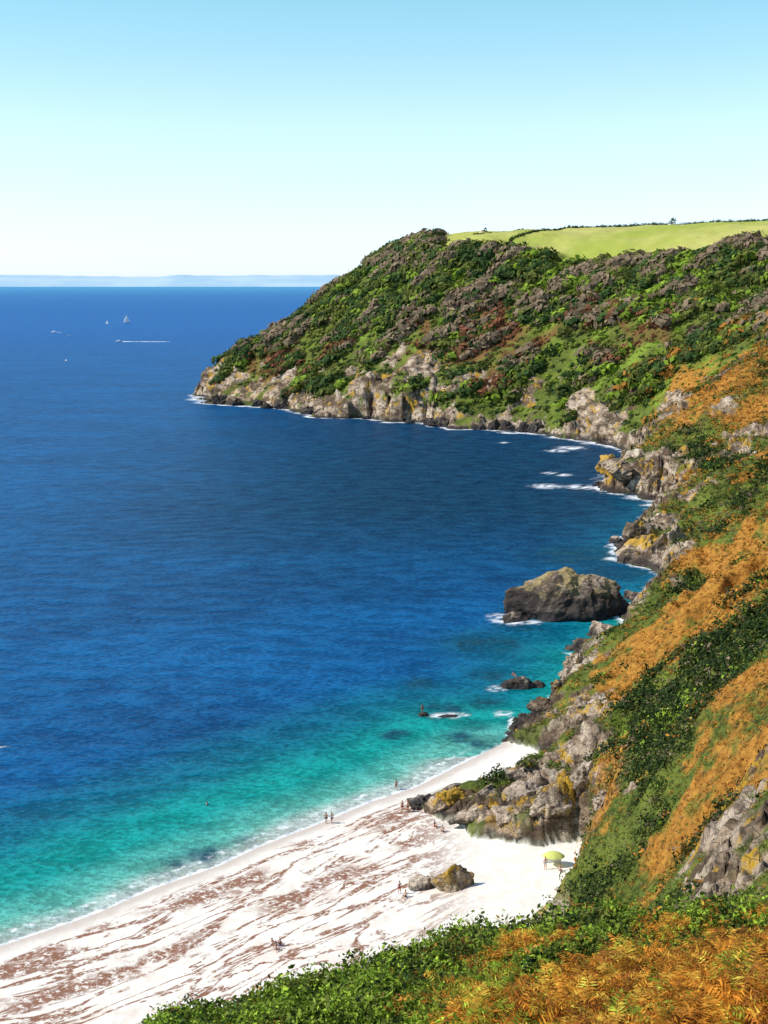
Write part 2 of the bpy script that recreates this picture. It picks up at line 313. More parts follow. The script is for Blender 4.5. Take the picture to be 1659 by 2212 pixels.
# ---------------------------------------------------------------- sea
ax=np.radians(np.linspace(-60,60,800))
rr=np.concatenate([np.arange(60,330,.9),np.geomspace(330,1200,300)[:-1],np.geomspace(1200,45000,120)])
R,A=np.meshgrid(rr,ax,indexing='ij');X=(R*np.sin(A)).ravel();Y=(R*np.cos(A)).ravel()
d,rocky,far=coastd(X,Y);off=np.clip(-d,-5,200)
def dline(px,py,L):
    b=np.full(px.shape,1e18)
    for (ax_,ay_),(bx,by) in zip(L[:-1],L[1:]):
        ex,ey=bx-ax_,by-ay_;t=np.clip(((px-ax_)*ex+(py-ay_)*ey)/(ex*ex+ey*ey),0,1);b=np.minimum(b,(px-ax_-t*ex)**2+(py-ay_-t*ey)**2)
    return np.sqrt(b)
dB=dline(X,Y,BSHORE);dR=dline(X,Y,COAST[12:33])
s1=np.clip(1-dB/46,0,1);s2=.62*np.clip(1-dR/34,0,1)*sst(400,270,Y)+.0;s3=.25*np.clip(1-dR/30,0,1)
shal=np.maximum(np.maximum(s1,s2),s3)+.03*fbm(X/25,Y/25,3,5)*(Y<500)
reef=np.clip(blobs(X,Y,[(54,360,12),(60,338,8),(21,270,7),(7,242,3.),(17,209,3.4),(13,211.5,2.6),(18,230,3),(2,213,2.4),(45,300,7),(30,285,5),(-24,166,2.4),(-28,163,2.),(-19,170,1.5),(10,226,4.),(15,218,2.5),(20,247,3)])*1.5,0,1)*(.7+.8*np.clip(fbm(X/4,Y/6,3,44)+.4,0,1));reef=np.clip(reef,0,.95)
bay=np.clip(sst(-170,10,X)*sst(260,450,Y)*sst(1000,800,Y)*1.,0,1)
beachy=sst(208,202,Y)
foam=np.clip(blobs(X,Y,[(9.5,223,1.9),(12,223.3,1.9),(14.2,223.8,1.3),(21.0,238.8,2.2),(26.5,289,3.4),(29,287,2.6),(26,293,3),(33,287.5,2.4),(60,486,7),(72,484,7),(70,515,4),(66,520,4),(77,590,6),(85,600,8),(62,356,3),(21,224,2),(56,620,3)])*1.6-.5,0,1)
foam=foam*np.clip(.8+2.2*fbm(X/1.6,Y/1.2,4,77),0,1)
ii=np.arange(len(X)).reshape(R.shape)
F=np.stack([ii[:-1,:-1],ii[1:,:-1],ii[1:,1:],ii[:-1,1:]],-1).reshape(-1,4)
F=F[off[F].max(1)>-4.9]
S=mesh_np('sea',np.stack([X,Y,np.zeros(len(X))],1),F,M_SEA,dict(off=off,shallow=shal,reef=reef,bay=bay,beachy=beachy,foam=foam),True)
S['kind']='structure';S['label']='deep blue sea turning turquoise beside the beach';S['category']='sea';flip_check(S)
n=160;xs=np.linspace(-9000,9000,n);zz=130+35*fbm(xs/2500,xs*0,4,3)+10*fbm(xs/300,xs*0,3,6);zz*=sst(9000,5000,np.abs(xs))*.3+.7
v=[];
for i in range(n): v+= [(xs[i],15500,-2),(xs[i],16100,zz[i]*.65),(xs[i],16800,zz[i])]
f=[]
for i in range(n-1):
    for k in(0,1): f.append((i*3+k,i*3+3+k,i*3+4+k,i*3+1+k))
H=mesh_np('hills',v,f,M_HAZE,smooth=True);H['kind']='structure';H['label']='low coastline on the horizon with haze painted in as pale blue';H['category']='hills'
# ---------------------------------------------------------------- vegetation
def clumps(c,r,nl,leaf,col,stretch=None,flat=.8,jit=.7,var=.45):
    n=len(c);K=n*nl;C=np.repeat(c,nl,0);RR=np.repeat(r,nl);LS=np.repeat(leaf,nl)*(.6+.8*rng.random(K));CO=np.repeat(col,nl,0)
    dz=rng.uniform(-.15,1,K);a=rng.uniform(0,2*np.pi,K);s=np.sqrt(1-dz**2);D=np.stack([s*np.cos(a),s*np.sin(a),dz],1)
    lump=.78+.22*np.sin(a*3+np.repeat(rng.random(n)*6,nl))+rng.normal(0,.08,K)
    off=D*(RR*lump)[:,None];off[:,2]*=flat
    if stretch is not None:
        sd=np.array(stretch[:3]);sd=sd/np.linalg.norm(sd);off=off+ (off@sd)[:,None]*sd*stretch[3]
    P=C+off
    N=D+rng.normal(0,jit,(K,3));N/=np.linalg.norm(N,axis=1)[:,None]
    t=rng.normal(0,1,(K,3));t-=(t*N).sum(1)[:,None]*N;t/=np.linalg.norm(t,axis=1)[:,None];b=np.cross(N,t)
    t*=LS[:,None];b*=(LS*.55)[:,None]
    V=np.stack([P-t,P-b+N*0,P+t,P+b],1).reshape(-1,3)
    sh=(.5+.6*np.clip(dz+.2,0,1))*np.exp(rng.normal(0,var,K))  # self-shade painted into the tint: leaves low on a clump are darker
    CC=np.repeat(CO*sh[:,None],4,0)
    return V,CC
def leafobj(name,parts,label,cat,kind='stuff',mat=None):
    V=np.concatenate([p[0] for p in parts]);C=np.concatenate([p[1] for p in parts]);F=np.arange(len(V)).reshape(-1,4)
    o=mesh_np(name,V,F,mat or M_LEAF,cols=dict(tint=np.clip(C,0,.9)))
    if kind:o['kind']=kind
    o['label']=label;o['category']=cat;return o
DG=np.array((.045,.085,.02));OL=np.array((.14,.165,.03));BG=np.array((.26,.38,.035));GB=np.array((.275,.20,.125));RDc=np.array((.26,.10,.05));ORc=np.array((.60,.27,.045))
def pick(w,cols):
    w=w/w.sum(1)[:,None];cw=w.cumsum(1);r=rng.random(len(w))[:,None];k=(r>cw).sum(1).clip(0,len(cols)-1);return np.array(cols)[k]
# headland woodland: wind-combed ribs
N=36000;x=rng.uniform(-130,330,N);y=rng.uniform(560,960,N)
z,rock,sand,d,far,u=terrain(x,y);f=sdf(x,y,FIELD)
ra=(x*.8+y*.6);rb=(-x*.6+y*.8)
gn=fbm(ra/60,rb/15,3,101);dn=fbm(x/30,y/30,4,102);tn=fbm(x/18,y/18,3,103)
sm=rng.random(N)<.45
cond=(dn+.010*(z-40))>-.06+rng.normal(0,.06,N)
k=(d>4)&(rock<.35)&(f<-1)&(z>7)&(cond|sm)
cond=cond[k];x,y,z,gn,dn,tn=x[k],y[k],z[k],gn[k],dn[k],tn[k];sm=~cond;n=len(x)
wr=cblobs(x,y,RD);wb=cblobs(x,y,BR);wo=cblobs(x,y,OR)
isb=(gn>.12)&(z>30)&~sm
w=np.stack([np.where(tn>0,1.8,.5),np.where(tn>0,.6,1.2),np.where(isb,9.,.06)*(1-wb),wr*6,wb*6+np.where(tn<-.25,.7,.06),wo*3],1)
col=pick(w,[DG*1.15,OL,GB,RDc,BG*.9,ORc*.75])*rng.uniform(.88,1.15,(n,1))
r=np.where(isb,rng.uniform(3.8,6.4,n),rng.uniform(2.0,5.4,n))*np.where(wr+wo+wb>.4,.45,1)*np.where(sm,.34,1)
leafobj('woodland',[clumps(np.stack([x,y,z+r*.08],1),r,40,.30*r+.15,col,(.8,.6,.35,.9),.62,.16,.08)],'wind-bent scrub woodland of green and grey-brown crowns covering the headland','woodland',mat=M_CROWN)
N=72000;x=rng.uniform(14,190,N);y=62+498*rng.random(N)**1.45
N2=24000;x=np.concatenate([x,rng.uniform(14,75,N2)]);y=np.concatenate([y,rng.uniform(62,215,N2)])
z,rock,sand,d,far,u=terrain(x,y)
k=(d>1.5)&(rock<.4)&(sand<.2)&(x<.36*y+18)
x,y,z=x[k],y[k],z[k]
th=cblobs(x,y,[(48,183,12),(44,167,10),(55,180,12),(38,150,6),(52,165,11),(24,112,5),(29,135,5),(110,450,11),(85,340,5),(64,252,6),(76,285,6),(120,390,9)])+.55*fbm(x/9,y/9,4,110)
wo=cblobs(x,y,OR);wb=cblobs(x,y,BR);pn=fbm(x/(4+y/60),y/(4+y/60),4,111)
w=np.stack([np.where(th>.35,5.,.12),.9+1.4*np.clip(-pn,0,1),(wo*6+1.2*np.clip(pn-.05,0,1))*(th<.45),wb*3+.2,.25+.7*np.clip(pn,0,1)],1)
n=len(x);col=pick(w,[DG*.75,OL*1.05,ORc,BG,GB])*rng.uniform(.78,1.22,(n,1))
sc_=np.clip(y/180,.7,2.2)
r=np.where(th>.35,rng.uniform(.7,2.0,n),rng.uniform(.22,.6,n)*np.where(wo>.5,.8,1))*sc_
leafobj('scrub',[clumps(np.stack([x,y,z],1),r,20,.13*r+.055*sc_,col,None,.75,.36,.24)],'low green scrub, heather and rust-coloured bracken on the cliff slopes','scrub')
def greenzone(x,y):
    gz=sst(-2.5,6,(y-23-1.15*np.clip(x,0,30)+12*fbm(x/4.5,y/4.5,4,120)))
    gz=np.maximum(gz,sst(2.4,-.2,x+2*fbm(x/3,y/3,3,121)));return np.maximum(gz,blobs(x,y,[(6.4,22,1.3),(3,19,1.2),(7.5,26,1.2),(11,36,1.6)]))
N=66000;x=rng.uniform(-30,36,N);y=11+61*rng.random(N)**1.1
k=(np.abs(x)<.42*y+6)&(rng.random(N)<sst(66,54,y+4*fbm(x/4,y/4,2,122)));x,y=x[k],y[k]
z,rock,sand,d,far,u=terrain(x,y)
gz=greenzone(x,y)
hn=fbm(x/2.6,y/2.6,3,130)
k=(gz>rng.random(len(x)))&(rock<.4)&(hn>-.42);x1,y1,z1,hn=x[k],y[k],z[k],hn[k];n=len(x1)
col=pick(np.stack([.6+np.clip(-hn,0,1)*3,.8+0*hn,1.1+np.clip(hn,0,1)*2.5,.16+0*hn],1),[DG*.8,OL*1.1,BG*1.0,ORc*.8])*rng.uniform(.6,1.3,(n,1))
nr_=np.clip(y1/40,.35,1.05)
r=rng.uniform(.22,.70,n)*(1+.5*(hn>.1))*nr_
ls=(.012+.0014*y1)*rng.choice([.7,1.,1.4],n)
zz=z1+(.03+1.05*np.clip(hn+.2,0,1))*nr_
nearm=y1<34
def sub(mk,nl):return clumps(np.stack([x1,y1,zz],1)[mk],r[mk],nl,ls[mk],col[mk],None,.9,.7,.35)
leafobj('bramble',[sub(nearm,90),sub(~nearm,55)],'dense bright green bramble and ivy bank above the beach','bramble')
def fronds(x,y,z,L,cols):
    n=len(x);K=8
    tv=[];
    for i in range(K):
        t=.10+.85*i/(K-1);w=.46*(1-t)**.75+.05
        px=t;pz=.75*t-.75*t*t;q=.085*(1-t)+.035
        for s in(-1,1):
            tv+=[(px-q*.6,0,pz),(px+q*.5,s*w*.45,pz+.01),(px+.08,s*w,pz-.12*w),(px-q*.3,s*w*.5,pz+.0)]
    tv+=[(0,-.012,0),(.5,-.01,.19),(1.05,0,-.02),(.5,.01,.19)]
    tv=np.array(tv);m_=len(tv)
    V=tv[None]*L[:,None,None];
    V=V+rng.normal(0,.016,(n,m_,3))*L[:,None,None]
    tilt=rng.uniform(-.3,.6,n);ct,st=np.cos(tilt)[:,None],np.sin(tilt)[:,None]
    vx=V[:,:,0]*ct-V[:,:,2]*st;vz=V[:,:,0]*st+V[:,:,2]*ct;vy=V[:,:,1]
    ro=rng.normal(0,.35,n)[:,None];vy,vz=vy*np.cos(ro)-vz*np.sin(ro)*.3,vz+vy*np.sin(ro)
    a=rng.uniform(0,2*np.pi,n)[:,None];X=vx*np.cos(a)-vy*np.sin(a);Y=vx*np.sin(a)+vy*np.cos(a)
    V=np.stack([X+x[:,None],Y+y[:,None],vz+z[:,None]],2).reshape(-1,3)
    C=np.repeat(cols,m_,0)*np.repeat(np.exp(rng.normal(0,.30,n*(m_//4))),4)[:,None]
    return V,C
N=215000;x=rng.uniform(-3,30,N);y=9+55*rng.random(N)**1.3
k=np.abs(x)<.34*y+1.5;x,y=x[k],y[k]
gz=greenzone(x,y);k=(gz<rng.random(len(x))*.90+.07);x,y=x[k],y[k];gz=gz[k]
z,rock,sand,d,far,u=terrain(x,y);x1,y1,z1=x,y,z;n=len(x1)
hn=fbm(x1/1.8,y1/1.8,4,140)
col=pick(np.stack([1.7+0*hn,.45+np.clip(hn,0,1)*1.2,.30+np.clip(-hn,0,1)*4+gz*3,.6+np.clip(-hn,0,1)*1.2],1),[(.66,.26,.028),(.84,.46,.06),(.30,.38,.035),(.32,.11,.02)])*rng.uniform(.7,1.2,(n,1))
Lf=rng.uniform(.10,.22,n)*(1+y1/28)
V,C=fronds(x1,y1,z1+.04+.16*rng.random(n)+.55*np.clip(hn,-.3,1),Lf,col)
leafobj('bracken',[(V,C)],'rust-orange and green autumn bracken fronds on the slope','bracken')
def hedge(pts,w,label):
    xs=[];ys=[]
    for (a,b),(c_,d_) in zip(pts[:-1],pts[1:]):
        L_=math.hypot(c_-a,d_-b);k_=int(L_/1.0);t=np.linspace(0,1,k_);xs.append(a+(c_-a)*t);ys.append(b+(d_-b)*t)
    x=np.concatenate(xs)+rng.normal(0,.6,sum(map(len,xs)));y=np.concatenate(ys)+rng.normal(0,.6,len(x))
    z=terrain(x,y)[0];r=rng.uniform(.7,1.4,len(x))*w
    leafobj('hedge',[clumps(np.stack([x,y,z],1),r,44,.25+.1*r,np.tile(DG*.8,(len(x),1))*rng.uniform(.7,1.5,(len(x),1)),None,1,.5,.3)],label,'hedge',None)
hedge([(68,822),(80,842),(95,858),(112,872),(135,880)],1.3,'dark straggly hedge running between two sunny pastures')
hedge([(135,880),(160,882),(200,872),(240,858),(300,840)],1.6,'dark hedge along the top of the pasture on the skyline')
hedge([(58,880),(75,884),(90,886)],.9,'broken line of gorse bushes across the pasture')
# ---------------------------------------------------------------- rocks
def gz_(x,y): return float(terrain(np.array([float(x)]),np.array([float(y)]))[0][0])
def rock(name,loc,dims,seed,label,cat='rock',yaw=0,sub=5,cuts=22,group=None,jag=.16,mat=None,lo=.55):
    rnd=random.Random(seed);bm=bmesh.new();bmesh.ops.create_icosphere(bm,subdivisions=sub,radius=1)
    pl=[]
    for i in range(cuts):
        n_=Vector((rnd.gauss(0,1),rnd.gauss(0,1),rnd.gauss(.1,.8))).normalized();pl.append((n_,rnd.uniform(lo,.95)))
    so=Vector((seed*3.1,seed*1.7,0))
    for v in bm.verts:
        c=v.co.copy()
        for n_,o in pl:
            k_=c.dot(n_)-o
            if k_>0:c-=n_*k_*.92
        q=Vector((c.x*dims[0],c.y*dims[1],c.z*dims[2]))/max(dims)
        f_=mnoise.fractal(q*2.6+so,.9,2.1,5)
        rg=1-abs(mnoise.noise(q*5+so))*2
        c*=1+jag*f_+jag*.5*rg-.04
        v.co=Vector((c.x*dims[0],c.y*dims[1],c.z*dims[2]))
    me=bpy.data.meshes.new(name);bm.to_mesh(me);bm.free();me.materials.append(mat or M_ROCK)
    o=bpy.data.objects.new(name,me);o.location=loc;o.rotation_euler=(0,0,yaw);COL.objects.link(o)
    o['label']=label;o['category']=cat
    if group:o['group']=group
    return o
rock('sea_stack',(41.8,297.5,-.8),(14.5,9.5,10.0),37,'large dark domed rock island with ochre top and surf','sea stack',.1,6,14,None,.14,M_STACK,.86)
rock('sea_rock',(29.5,290,-.2),(5,3,1.8),12,'low wet ledge beside the rock island','rock',.3)
rock('sea_rock',(51.5,301,-.2),(5,5,5.0),13,'dark shoulder of the rock island','rock',.7,5,18,None,.15,M_STACK,.65)
rock('sea_rock',(25.3,240,-.3),(4.8,2.8,2.9),14,'small brown rock standing in turquoise water','rock',.1)
rock('sea_rock',(28.5,240.5,-.3),(2.8,1.8,1.5),15,'low wet rock at the water','rock',.9)
rock('sea_rock',(6.8,223.3,-.1),(1.3,1.0,.65),16,'barely awash rock with breaking foam','rock',.4,4)
rock('sea_rock',(10.6,223,-.35),(3.2,1.5,.6),17,'barely awash rock with breaking foam','rock',.2,4)
rock('sea_rock',(43.5,269,-.2),(5.5,3.2,2.3),18,'low grey rock ledge off the slope foot','rock',.2)
rock('sea_rock',(39,266,-.2),(2.6,2,1.1),19,'low grey rock ledge off the slope foot','rock',.5)
rock('sea_rock',(48,277,-.3),(4.5,5,4),20,'grey angular rock at the shore','rock',.2)
rock('beach_boulder',(8.4,153.8,gz_(9,153.8)+.3),(3.8,2.4,2.6),23,'ochre lichened boulder standing on pale sand','boulder',.2,5,14,None,.2,M_GOLD,.42)
rock('beach_boulder',(4.6,153.9,gz_(4.8,154)+.1),(2.4,1.4,1.3),24,'small grey boulder lying on pale sand','boulder',.2,5)
sp=[(5.5,182.5,2.8,2.2,2.3),(9,178.5,3.8,2.6,2.3),(12.5,173.5,4.2,2.4,1.7),(17,170.5,4.2,2.2,1.6),(22,169.,3.6,2.2,1.8),(10,184,3.8,2.3,1.5),(15,180,4.6,2.3,1.8),(19,175.5,4.6,2.4,1.9),(24,175,4,3,2.4),(20,184,4.0,2.0,1.5),(27,171,2.5,2.4,2.6),(29,164,2,2.,2),(27,157,2,1.6,1.5),
(22,211,2.4,2.8,1.8),(24,218,2.4,3,2),(28,222,3,3,3),(27,213,3,3,3.5),(32,231,2.5,3,2.6),(35.5,240,2.6,3,3),(40,250,3,3,3),(24,222.5,1.4,1.2,1.2),(20.5,214,1.2,1,.7),
(66,352,6,6,4.2),(70,362,9,7,7),(75,374,8,6,6),(67,379,3,3,2.4),(77,350,7,5,6),(83,474,8,7,3.5),(85,484,7,7,5.5),(92,478,6,6,6.5),(79,488,3,3,2),(93,462,6,4,5),(60,310,4,4,3.5),(56,300,3.5,4,3.5),(88,490,5,5,4),(97,470,6,5,6),(26,196,2.6,1.8,1.4),(23,190,2.2,1.6,1.0)]
for i,(a,b,w_,l_,h_) in enumerate(sp):
    gold=(i in (1,23,28));slab=(b<200)
    rock('shore_rock',(a,b,max(gz_(a,b)-.35*h_,-.3)),(w_,l_,h_),40+i,'jagged shore rock with yellow lichen on top' if gold else 'jagged weathered shore rock at the cliff foot','rock',.35+random.uniform(-.3,.3) if slab else random.uniform(0,3),5 if b<320 else 4,14 if slab else 14,'jagged rocks along the cliff foot',.24,M_GOLD if gold else (M_SLAB if slab else M_ROCK),.36)
cl=[(84,650),(63,671),(40.6,682),(17.3,704),(-7.5,728),(-33,740),(-51.6,781),(-74.6,795),(-109,826)]
i=0
for (a,b),(c_,d_) in zip(cl[:-1],cl[1:]):
    for t in (.1,.4,.7):
        w_=random.uniform(3,6.5);rock('shore_rock',(a+(c_-a)*t+random.uniform(-2,2),b+(d_-b)*t+random.uniform(-1,4),random.uniform(-1,1)),(w_,w_*random.uniform(.7,1.1),w_*random.uniform(.6,1.3)),90+i,'dark wet rock with white surf at the headland foot','rock',random.uniform(0,3),4,16,'jagged rocks along the cliff foot',.25,M_STACK);i+=1
# ---------------------------------------------------------------- people
def skin(name,pts,edges,mat,sub=1,root=0):
    me=bpy.data.meshes.new(name+'_skeleton');me.from_pydata([p[:3] for p in pts],edges,[]);o=bpy.data.objects.new('tmp',me);COL.objects.link(o)
    md=o.modifiers.new('s','SKIN');md.use_smooth_shade=True
    for i,p in enumerate(pts):
        sv=me.skin_vertices[0].data[i];sv.radius=(p[3],p[4] if len(p)>4 else p[3]);sv.use_root=(i==root)
    ms=o.modifiers.new('u','SUBSURF');ms.levels=sub;ms.render_levels=sub
    dg=bpy.context.evaluated_depsgraph_get();r=bpy.data.meshes.new_from_object(o.evaluated_get(dg));r.name=name
    bpy.data.objects.remove(o);r.materials.clear();r.materials.append(mat);return r
def ell(name,c,r,mat):
    bm=bmesh.new();bmesh.ops.create_uvsphere(bm,u_segments=14,v_segments=9,radius=1)
    for v in bm.verts:
        if v.co.z<-.1 and v.co.y<.2: v.co*=.86
        v.co=Vector((v.co.x*r[0]+c[0],v.co.y*r[1]+c[1],v.co.z*r[2]+c[2]))
    me=bpy.data.meshes.new(name);bm.to_mesh(me);bm.free();me.materials.append(mat);return me
def pose(kind):
    if kind=='sit':
        hip=(0,0,.12);kneeL=(-.13,-.42,.42);kneeR=(.13,-.40,.45);ankL=(-.12,-.72,.06);ankR=(.13,-.68,.06);lean=.06
    elif kind=='walk':
        hip=(0,0,.92);kneeL=(-.1,-.16,.50);kneeR=(.1,.06,.48);ankL=(-.1,-.26,.08);ankR=(.1,.34,.13);lean=-.03
    else:
        hip=(0,0,.92);kneeL=(-.11,-.01,.50);kneeR=(.12,-.03,.50);ankL=(-.12,.02,.07);ankR=(.14,.02,.07);lean=0
    hx,hy,hz=hip
    P=[(hx,hy,hz,.13,.10),(hx,hy+lean*.5,hz+.2,.12,.09),(hx,hy+lean,hz+.42,.15,.10),(hx,hy+lean,hz+.53,.06),(hx,hy+lean-.01,hz+.60,.07),(hx,hy+lean-.02,hz+.69,.088,.10),(hx,hy+lean-.01,hz+.79,.06),
       (hx-.09,hy,hz-.05,.09),(*kneeL,.058),(*ankL,.038),(ankL[0],ankL[1]-.16,ankL[2]-.04,.03),
       (hx+.09,hy,hz-.05,.09),(*kneeR,.058),(*ankR,.038),(ankR[0],ankR[1]-.16,ankR[2]-.04,.03)]
    E=[(0,1),(1,2),(2,3),(3,4),(4,5),(5,6),(0,7),(7,8),(8,9),(9,10),(0,11),(11,12),(12,13),(13,14)]
    sz=hz+.44;sy=hy+lean
    if kind=='sit': arms=[[(-.19,sy,sz,.05),(-.26,sy+.18,sz-.24,.038),(-.28,sy+.28,.06,.028),(-.29,sy+.34,.03,.03)],[(.19,sy,sz,.05),(.24,sy-.16,sz-.2,.038),(.15,sy-.38,.48,.028),(.12,sy-.44,.46,.03)]]
    elif kind=='walk': arms=[[(-.19,sy,sz,.05),(-.26,sy+.12,sz-.26,.038),(-.25,sy+.06,sz-.50,.028),(-.24,sy+.02,sz-.60,.03)],[(.19,sy,sz,.05),(.25,sy-.1,sz-.26,.038),(.24,sy-.26,sz-.44,.028),(.23,sy-.34,sz-.48,.03)]]
    else: arms=[[(-.19,sy,sz,.05),(-.25,sy+.03,sz-.28,.038),(-.25,sy-.04,sz-.53,.028),(-.25,sy-.06,sz-.62,.03)],[(.19,sy,sz,.05),(.30,sy+.05,sz-.24,.038),(.19,sy-.1,sz-.42,.028),(.14,sy-.14,sz-.45,.03)]]
    for a_ in arms:
        b_=len(P);P+=a_;E+=[(2,b_),(b_,b_+1),(b_+1,b_+2),(b_+2,b_+3)]
    sh=[(hx,hy,hz+.04,.15,.12),(hx-.09,hy,hz-.05,.105),(hx-.09+(kneeL[0]-hx+.09)*.5,(hy+kneeL[1])/2,(hz+kneeL[2])/2,.095),(hx+.09,hy,hz-.05,.105),(hx+.09+(kneeR[0]-hx-.09)*.5,(hy+kneeR[1])/2,(hz+kneeR[2])/2,.095)]
    hd=(hx,hy+lean+.01,hz+.735)
    return P,E,sh,hd
meshes={}
def person(kind,loc,yaw,label,sk=M_SKIN,cloth=M_BLUE,s=1.,top=None,grp=None):
    key=(kind,sk.name)
    P,E,sh,hd=pose(kind)
    if key not in meshes: meshes[key]=skin('person',P,E,sk)
    o=bpy.data.objects.new('person',meshes[key]);COL.objects.link(o);o.location=loc;o.rotation_euler=(0,0,yaw);o.scale=(s,s,s)
    o['label']=label;o['category']='person'
    def ch(nm,k2,fn):
        if k2 not in meshes: meshes[k2]=fn()
        c=bpy.data.objects.new(nm,meshes[k2]);COL.objects.link(c);c.parent=o
    ch('shorts',(kind,'sh',cloth.name),lambda:skin('shorts',sh,[(0,1),(1,2),(0,3),(3,4)],cloth))
    ch('hair',(kind,'h'),lambda:ell('hair',hd,(.098,.108,.10),M_HAIR))
    if top: ch('top',(kind,'t',top.name),lambda:skin('top',[(P[0][0],P[0][1],P[0][2]+.08,.14,.11),(P[1][0],P[1][1],P[1][2],.135,.105),(P[2][0],P[2][1],P[2][2],.165,.115)],[(0,1),(1,2)],top))
    if grp:o['group']=grp
    return o
def per(kind,x,y,yaw,label,**k): return person(kind,(x,y,gz_(x,y)-.01),yaw,label,**k)
per('stand',-8.1,176.2,2.6,'person in dark swimwear standing at the water edge',sk=M_SKIN2,cloth=M_BLK)
per('walk',-7.3,176.0,3.6,'person in blue swim shorts paddling at the water edge',cloth=M_BLUE)
per('walk',1.8,188.8,1.2,'person in red swimwear walking along the wet sand',sk=M_SKIN2,cloth=M_RED)
per('stand',2.6,179.8,.6,'person in red shorts standing on the sand',cloth=M_RED)
per('stand',3.4,179.6,-.9,'person in black shorts standing on the sand',sk=M_SKIN2,cloth=M_BLK)
per('stand',1.9,152.2,.4,'person in blue top standing beside the boulder',cloth=M_RED,top=M_BLUE)
per('sit',2.6,151.4,-.5,'person sitting on the sand in white top',cloth=M_BLK,top=M_WHT)
per('sit',-12.6,139.6,2.7,'person in white top sitting on the sand',cloth=M_BLK,top=M_WHT)
per('sit',-11.7,139.4,3.3,'person in dark clothes sitting on the sand',sk=M_SKIN2,cloth=M_BLUE,top=M_BLK)
per('sit',-12.1,138.6,.3,'person in white top sitting on the sand',cloth=M_BLUE,top=M_WHT)
per('sit',7.0,173.6,.4,'person sitting on the sand by the rocks',sk=M_SKIN2,cloth=M_RED)
per('sit',8.0,171.8,-.2,'person sitting on the sand by the rocks',cloth=M_BLUE,top=M_WHT)
person('stand',(6.7,223.2,.42),.5,'person in red swimwear standing on a rock awash',M_SKIN2,M_RED)
person('sit',(24.2,239.6,2.2),.5,'person in red swim shorts sitting on a sea rock',M_SKIN,M_RED)
person('walk',(-25.7,183,-1.15),1.4,'swimmer wading chest deep in turquoise water',M_SKIN,M_BLK)
per('stand',20.4,158.2,.4,'person in white top standing beside the beach shelter',cloth=M_WHT,top=M_WHT)
per('sit',22.2,157.6,.1,'person in white top sitting under the beach shelter',cloth=M_BLUE,top=M_WHT)
# ---------------------------------------------------------------- beach shelter, boats, gull
def add(name,verts,faces,mat,parent=None,loc=(0,0,0),rot=(0,0,0)):
    me=bpy.data.meshes.new(name);me.from_pydata(verts,[],faces);me.materials.append(mat);o=bpy.data.objects.new(name,me);COL.objects.link(o)
    o.location=loc;o.rotation_euler=rot
    if parent:o.parent=parent
    return o
def tube(p0,p1,r,n=8,r1=None):
    p0=Vector(p0);p1=Vector(p1);a=(p1-p0).normalized();u_=a.orthogonal().normalized();w_=a.cross(u_);r1=r if r1 is None else r1
    v=[tuple(q+(u_*math.cos(2*math.pi*i/n)+w_*math.sin(2*math.pi*i/n))*rr_) for q,rr_ in((p0,r),(p1,r1)) for i in range(n)]
    f=[(i,(i+1)%n,n+(i+1)%n,n+i) for i in range(n)]+[tuple(range(n))[::-1],tuple(range(n,2*n))];return v,f
E=bpy.data.objects.new('beach_shelter',None);COL.objects.link(E);E.location=(21.6,159.4,gz_(21.6,159.4));E.scale=(.88,.88,.88);E['label']='yellow-green domed beach shelter on pale sand';E['category']='beach shelter'
v=[];f=[];n=24;m_=6
for j in range(m_+1):
    t=j/m_*math.radians(62)
    for i in range(n):
        a=2*math.pi*i/n;sc2=1+.06*abs(math.cos(a*4))*(j/m_);v.append((1.55*math.sin(t)/math.sin(math.radians(62))*math.cos(a)*sc2,1.2*math.sin(t)/math.sin(math.radians(62))*math.sin(a)*sc2,1.2+1.25*math.cos(t)-.35))
for j in range(m_):
    for i in range(n): f.append((j*n+i,j*n+(i+1)%n,(j+1)*n+(i+1)%n,(j+1)*n+i))
add('canopy',v,f,M_YEL,E)
for sx,sy in((-1.2,-.8),(1.2,-.8),(-1.2,.8),(1.2,.8)):
    v,f=tube((sx,sy,0),(sx*.85,sy*.85,1.55),.025);add('pole',v,f,M_METAL,E)
add('side_panel',[(-1.2,.85,0),(1.2,.85,0),(1.1,.75,1.5),(-1.1,.75,1.5)],[(0,1,2,3)],M_WHT,E)
def hull(L,B,Hh):
    n=13;v=[];f=[]
    for i in range(n):
        t=i/(n-1);x_=-L/2+L*t;w_=B/2*(1-max(0,(t-.35)/.65)**2.2)*(.85+.15*min(1,t*3));s_=Hh*(1+.35*t*t)
        w_=max(w_,.01);v+=[(x_,-w_,s_),(x_,-w_*.8,s_*.3),(x_,0,-.25*Hh),(x_,w_*.8,s_*.3),(x_,w_,s_),(x_,0,s_*1.02)]
    for i in range(n-1):
        a=i*6;b=a+6
        for k_ in range(4): f.append((a+k_,a+k_+1,b+k_+1,b+k_))
        f+=[(a+4,a+5,b+5,b+4),(a+5,a,b,b+5)]
    f.append((0,5,4,3,2,1));return v,f
